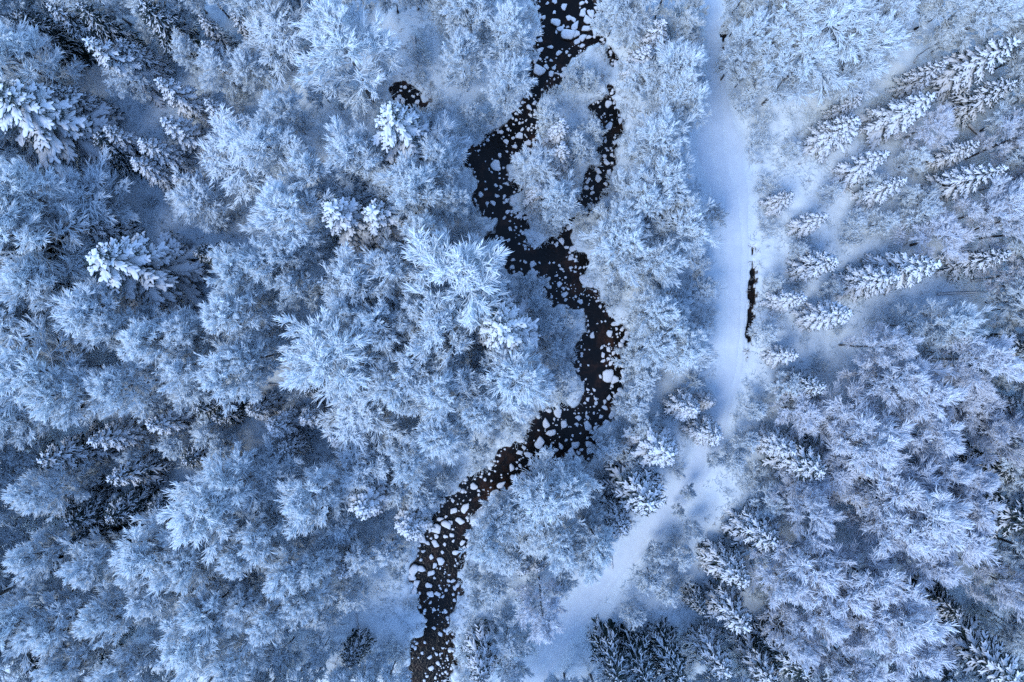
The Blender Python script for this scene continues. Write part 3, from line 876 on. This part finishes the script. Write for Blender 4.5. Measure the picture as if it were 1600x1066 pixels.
# broadleaf crowns: crown centre x, y, crown radius in px, optional l = low young tree, b = bare brush of upright branches
CROWNS = '''25,90,62 205,125,36 290,75,28 345,110,40 392,105,34  310,318,52 130,312,66 40,310,60 372,240,62 275,20,36 235,40,30l 350,70,30l 100,270,38l 440,55,60 548,95,74 440,172,38 415,228,50 475,268,46 458,352,60 728,20,50 722,95,42 795,55,52 785,132,42 690,10,30  560,245,52 662,235,60 540,292,54 608,300,58 650,315,54 705,312,34 690,262,40 510,30,36l 500,140,34l  15,215,40l
960,25,42l 990,40,44 1008,120,40 1056,108,50 1070,40,38l 1045,148,48 1076,170,42 1030,212,50 1005,228,40l 1036,285,52 1050,262,36 990,300,44 1012,330,50 1066,322,42 1122,335,24l    855,190,34l 902,232,34l 838,262,42 880,312,38 922,205,28l  985,355,50 1160,28,34l 1172,68,44 1170,112,36l 1168,150,30l 1085,80,24l 1090,130,22l 1085,8,28l
1240,35,64 1300,60,76 1352,85,56 1250,108,58 1320,122,48 1375,30,50 1205,62,46 1540,25,50 1585,55,40l 1470,62,30l 1452,195,42b 1560,150,50b 1592,215,40b      1552,330,46b 1592,292,40b 1285,20,40 1430,20,44l
40,375,78 65,432,58 20,500,60 152,498,64 252,530,58 302,515,48 372,488,58 392,435,50  200,598,52 60,580,72 22,648,58 112,622,56 302,608,50 355,588,58 388,555,48 240,632,40l 122,690,46l 320,680,38l 270,690,36l 350,700,34l 110,545,44l 200,520,44 290,570,44
428,415,50 470,452,40 545,442,54 606,422,54 724,432,78 512,560,80 600,505,58 572,640,64 650,572,58 692,520,58 740,495,42 792,600,64 690,622,58 694,682,56 622,600,50 722,590,46 752,640,42  420,490,40l 560,590,48 465,400,42 650,480,44 660,420,34l 440,535,34l 776,555,44 545,500,46  
980,385,56 1012,408,46 1072,368,52 1032,482,44 1000,432,38l 1070,545,52 1050,510,40 1094,545,26l 1022,545,42 985,565,32l 1010,592,38l 1062,482,40l 1096,452,34l 842,472,24l 825,440,20l 862,510,28l 870,548,26l 850,600,34l 880,590,24l 890,500,20l 1096,508,24l 1090,600,20l 990,635,34l 1005,668,34l  1040,440,36l 1090,410,30l 
1470,372,56b 1540,382,64b 1585,345,50b  1480,500,48  1402,590,58b 1432,612,66b 1520,565,58b 1482,548,44l 1250,642,46b 1320,652,66b 1345,692,58b 1502,625,58b 1542,655,56b 1452,682,58b 1580,485,44l 1572,690,50b 1592,430,46b 1562,590,34l   1232,600,32l  1200,520,28l 1420,510,40l  1440,340,36l
80,770,48 30,745,46 130,745,36l 130,800,38l 62,870,48 30,832,42l 150,880,48 262,862,58 332,802,66 372,758,58 382,852,50 100,972,58 50,960,58 182,962,50 252,932,52 330,942,58 385,935,42 300,1002,58 362,1025,50 130,1035,44 205,1042,46 232,885,48 312,882,50 15,1000,40 250,800,34l 190,790,32l 210,720,32l
430,758,60 420,822,50 490,772,50 560,738,56 640,735,40 615,700,38l 655,785,38l 530,825,38l 452,890,50 495,872,42 562,872,44l 430,952,48 475,935,42 602,862,34l 545,935,36l 500,965,36l 780,812,40 762,855,42 795,875,38 440,1022,40l 590,1030,28l 772,925,32l 795,1000,40l 500,1020,34l 620,770,34l 
852,782,60 892,768,48 832,842,48 882,842,48 815,800,38 928,848,40 905,872,38 848,955,46b 880,908,26l 828,945,36l 950,700,34l 1085,830,18l 1080,772,14l 1062,802,12l 1122,722,16l 905,112,20l 890,124,18l 926,122,20l 940,332,22l 928,366,20l 952,418,22l 958,452,18l 960,352,28l 842,325,18l 852,352,18l 872,344,14l 745,402,22l 800,662,22l 748,702,22l 692,752,20l 738,902,18l 748,942,18l 622,898,16l 880,620,16l 905,330,18l 1000,500,26l 975,640,20l 955,690,22l 905,735,24l 740,330,16l 700,225,24l 680,195,20l 735,180,26l 1432,250,30l 1240,232,20l 1300,300,20l 1360,290,24l 1385,345,28l 1450,310,26l 660,352,46 640,285,48 8,455,46 30,700,40 5,620,44 30,520,44 60,22,36l 8,30,40 1340,345,24l 1250,390,20l 1350,440,26l 1210,440,18l 1300,450,22l 1380,540,40b 1420,300,24l 1165,692,26l 1182,640,22l 1152,722,22l 1010,908,20l 1022,905,28l 1030,870,22l 990,960,24l 1150,945,36l 1045,930,24l 985,735,34l 930,800,38l 800,1045,34l 1070,870,26l
1260,760,46b 1312,742,58b 1382,762,66b 1432,802,72b 1482,832,56b 1402,822,58b 1272,802,48b 1262,872,56b 1232,912,54b 1302,902,66b 1352,902,66b 1392,952,66b 1342,972,58b 1282,962,56b 1402,1002,58b 1332,1032,58b 1452,872,48b 1502,802,56b 1502,752,50b 1560,880,40l 1582,912,46b 1452,732,50b 1582,990,44l 1545,1045,44l 1200,790,36l 1192,870,38l 1240,990,40b 1450,1010,44b'''
rim = np.random.default_rng(91)
RIM = []
for k in range(26):
    RIM += [f'{-28 - rim.uniform(0, 45):.0f},{20 + k * 41 + rim.uniform(-14, 14):.0f},{rim.uniform(46, 62):.0f}' + 'r',
            f'{1628 + rim.uniform(0, 45):.0f},{20 + k * 41 + rim.uniform(-14, 14):.0f},{rim.uniform(46, 62):.0f}' + 'r']
for k in range(38):
    for yy, sg in ((-24, -1), (1090, 1)):
        xx = 10 + k * 42 + rim.uniform(-12, 12)
        if (sg < 0 and (820 < xx < 945 or 1085 < xx < 1140)) or (sg > 0 and (610 < xx < 725 or 770 < xx < 880)):
            continue
        RIM.append(f'{xx:.0f},{yy + sg * rim.uniform(0, 40):.0f},{rim.uniform(44, 58):.0f}r')
for k in range(11):  # second row of trees out of view, added to shade the side edges
    RIM += [f'{-105 - rim.uniform(0, 40):.0f},{60 + k * 95 + rim.uniform(-20, 20):.0f},60r', f'{1705 + rim.uniform(0, 40):.0f},{60 + k * 95 + rim.uniform(-20, 20):.0f},60r']
RIM += ['785,1150,58r', '860,1145,60r', '930,1140,56r', '720,1150,56r']  # unseen trees below the bottom edge, added to shade the path's end
for i, s in enumerate(CROWNS.split() + RIM):
    edge = s.endswith('r')
    s = s.rstrip('r')
    low = s.endswith('l')
    brush = s.endswith('b')
    px, py, rp = (float(v) for v in s.rstrip('lb').split(','))
    r0 = rp * PXM
    if not edge and any(math.hypot(px - (ax + bx_) / 2, py - (ay + by_) / 2) < max(18, 0.26 * math.hypot(ax - bx_, ay - by_) + 4) for ax, ay, bx_, by_ in SPR_SEG):
        continue                                             # a spruce stands here
    if low:
        h = 3.2 + r0 * 1.1 + rng.uniform(-0.4, 0.6)
    else:
        h = 8.2 + r0 * 1.35 + rng.uniform(-0.8, 0.8)
        for ax, ay, bx_, by_ in SPR_SEG:                     # crowns beside a spruce stay below its tip
            ex, ey = bx_ - ax, by_ - ay
            tq = min(max(((px - ax) * ex + (py - ay) * ey) / (ex * ex + ey * ey), 0), 1)
            if math.hypot(px - ax - tq * ex, py - ay - tq * ey) < rp * 0.7 + 14:
                h = min(h, 6.8 + r0 * 0.2)
    zc = 0.66 * h
    x, y = w(px, py, zc)
    rw = r0 * (H - zc) / H
    proto, prad, ptop = (YOUNG[int(rng.integers(0, 4))] if low else WISP[int(rng.integers(0, 3))] if brush else BROAD[int(rng.integers(0, 8))])
    sxy = rw / prad * (0.84 if low else 1.0 if rp > 58 and not brush else 0.88)
    o = copy_thing(proto, 'frosted_sapling' if low else 'frosted_tree', (x, y, float(ground_z(np.array(x), np.array(y))) - 0.1), rng.uniform(0, 6.28), (sxy, sxy * rng.uniform(0.92, 1.08), h / ptop), (rng.uniform(-.05, .05), rng.uniform(-.05, .05)))
    tag(o, None, 'sapling' if low else 'tree', 'young frosted trees' if low else 'frosted broadleaf trees')
    adj = 'low' if low else 'broad' if rp > 55 else 'narrow' if rp < 44 else 'rounded'
    things.append((o, px, py, adj, 'frosted young tree' if low else 'frost-covered leafless tree'))

# shrubs on the banks and in the open ground
spots = []
tries = 0
while len(spots) < 290 and tries < 40000:
    tries += 1
    px, py = rng.uniform(5, 1595), rng.uniform(5, 1061)
    x, y = w(px, py)
    sd, pd, dd_ = field(SD, x, y), field(PD, x, y), field(sd_d, x, y)
    if sd < 0.35 or pd < 0.5 or dd_ < 0.5:
        continue
    near_bank = sd < 3.5
    if not near_bank and rng.uniform() > 0.25:
        continue
    if any((x - a) ** 2 + (y - c) ** 2 < (0.9 if near_bank else 1.6) ** 2 for a, c, *_ in spots):
        continue
    if (540 < px < 640 and 885 < py < 990 or 600 < px < 680 and 20 < py < 120) and rng.uniform() < 0.85:
        continue
    spots.append((x, y, px, py, near_bank))
for x, y, px, py, nb_ in spots:
    s = rng.uniform(0.5, 1.0) if nb_ else rng.uniform(0.55, 1.25)
    o = copy_thing(SHRUB[int(rng.integers(0, 4))], 'frosted_shrub', (x, y, float(ground_z(np.array(x), np.array(y))) - 0.05), rng.uniform(0, 6.28), (s, s, s * rng.uniform(0.8, 1.1)))
    tag(o, None, 'shrub', 'frosted shrubs on the banks and in the gaps')
    things.append((o, px, py, 'tiny' if s < 0.6 else 'small' if s < 0.85 else 'bushy', 'frosted shrub'))
label_all(things, ANCHORS)

# ------------------------------------------------------------------ fallen trunks lying on the snow
LOGS = '''647,58,653,108,.16 1460,460,1545,456,.14 1512,440,1560,434,.14 1510,196,1545,228,.22 1392,46,1425,20,.14 1054,735,1072,748,.12 48,972,80,954,.13 230,772,258,771,.13 417,602,472,598,.12 556,960,560,990,.09 519,976,541,976,.08 1405,548,1440,530,.12 1425,100,1435,85,.1 1312,290,1332,305,.12 418,995,432,1012,.08 955,870,958,890,.1 62,55,98,82,.16 508,870,520,850,.1'''
lognames = ['thin dark log above the dark pool', 'long straight log at right between snowy trees', 'dark log touching the frosted crowns at right', 'thick dark stump log at upper right among spruces',
            'dark branch log below the top right crowns', 'short log on the snow by the lower path', 'short dark log among frosted trees at bottom left', 'short log in the small clearing at lower left',
            'thin log across the snowy gap left of centre', 'upright thin stick in the clearing beside lower river', 'level thin stick in the clearing beside lower river', 'dark log among frosted crowns at middle right',
            'short stick near the spruce row at upper right', 'bent dark stick in the glade right of the path', 'thin stick near the bottom edge at lower left', 'short upright stick left of the lower path',
            'dark log in the gap near the top left corner', 'short dark stick below the lower left crowns']
for s, lb in zip(LOGS.split(), lognames):
    a, b_, c, d, rr = (float(v) for v in s.split(','))
    x0, y0 = w(a, b_)
    x1, y1 = w(c, d)
    n = 8
    tt = np.linspace(0, 1, n)
    P = np.stack([x0 + (x1 - x0) * tt, y0 + (y1 - y0) * tt, np.zeros(n)], -1)
    P[:, :2] += rng.normal(0, 0.03, (n, 2))
    P[:, 2] = ground_z(P[:, 0], P[:, 1]).max() * 0.5 + ground_z(P[:, 0], P[:, 1]) * 0.5 + rr * 0.9
    org = P[0].copy()
    gl, gs = Geo(), Geo()
    tubes(gl, (P - org)[None], (rr * np.linspace(1, 0.55, n))[None], 7, r=rng)
    seg = (P - org) + np.array([0, 0, rr * 0.55])
    tubes(gs, seg[None, :-1], (rr * np.linspace(0.75, 0.4, n - 1) * rng.uniform(0.2, 1.0, n - 1))[None], 6, 0.7, 0.2, rng)
    o = new_obj('fallen_log', None, loc=org)
    new_obj('trunk', gl.mesh('trunk', M_STEM), parent=o)
    new_obj('snow_strip', gs.mesh('snow_strip', M_SNOW), parent=o)
    tag(o, lb, 'log', 'fallen trunks on the snow')

# ------------------------------------------------------------------ stuff: frosted undergrowth and dry dark stems
def sprigs(name, mat, count, dens, lmin, lmax, rad, blades, spread, label, cat, seed):
    r = np.random.default_rng(seed)
    x = r.uniform(-56, 56, count * 6)
    y = r.uniform(-38, 38, count * 6)
    keep = r.uniform(0, 1, len(x)) < dens(x, y)
    x, y = x[keep][:count], y[keep][:count]
    z = ground_z(x, y) - 0.02
    i = np.repeat(np.arange(len(x)), blades)
    p = np.stack([x[i] + r.normal(0, spread, len(i)), y[i] + r.normal(0, spread, len(i)), z[i]], -1)
    d = unit(np.stack([r.normal(0, 0.7, len(i)), r.normal(0, 0.7, len(i)), r.uniform(0.25, 1.0, len(i))], -1))
    L = r.uniform(lmin, lmax, len(i))[:, None]
    P = np.stack([p, p + d * L * 0.5, p + d * L + r.normal(0, 0.05, p.shape)], 1)
    g = Geo()
    tubes(g, P, rad * np.array([1, 0.9, 0.3])[None] * r.uniform(0.6, 1.4, (len(i), 1)), 3, r=r)
    o = new_obj(name, g.mesh(name, mat))
    tag(o, label, cat, kind='stuff')
    return o


def dens_frost(x, y):
    sd, pd, dd_ = field(SD, x, y), field(PD, x, y), field(sd_d, x, y)
    nz = lattice_noise(x, y, 3.5, 51) * 0.5 + 0.5
    return np.where((sd > 0.1) & (pd > 0.25) & (dd_ > 0.2), np.clip(nz * 1.5 - 0.35, 0.04, 1) + (sd < 2.5) * 0.9, 0)


def dens_dry(x, y):
    sd, pd, dd_ = field(SD, x, y), field(PD, x, y), field(sd_d, x, y)
    nz = lattice_noise(x, y, 4.5, 61) * 0.5 + 0.5
    edge = np.exp(-((sd - 0.3) / 0.5) ** 2) * 0.8 + np.exp(-((dd_ - 0.1) / 0.35) ** 2)
    for bx_, by_, br in ((1105, 945, 26), (540, 1030, 22), (165, 35, 22), (632, 128, 14), (713, 1000, 12), (755, 985, 18), (1060, 1000, 30), (715, 250, 14), (645, 1040, 14)):
        qx, qy = w(bx_, by_)
        edge = edge + np.exp(-((x - qx) ** 2 + (y - qy) ** 2) / (br * PXM) ** 2) * 1.0
    return np.where((sd > -0.1) & (pd > -0.3), np.clip(nz * 2 - 1.25, 0, 0.5) * (pd > 0.1) + edge, 0)


sprigs('undergrowth', M_FROST, 11000, dens_frost, 0.25, 0.85, 0.026, 8, 0.16, 'low frosted undergrowth across the forest floor', 'undergrowth', 71)
sprigs('dry_grass', M_STEM, 3400, dens_dry, 0.15, 0.5, 0.022, 6, 0.10, 'dark dry stems poking through the snow', 'dry grass', 72)
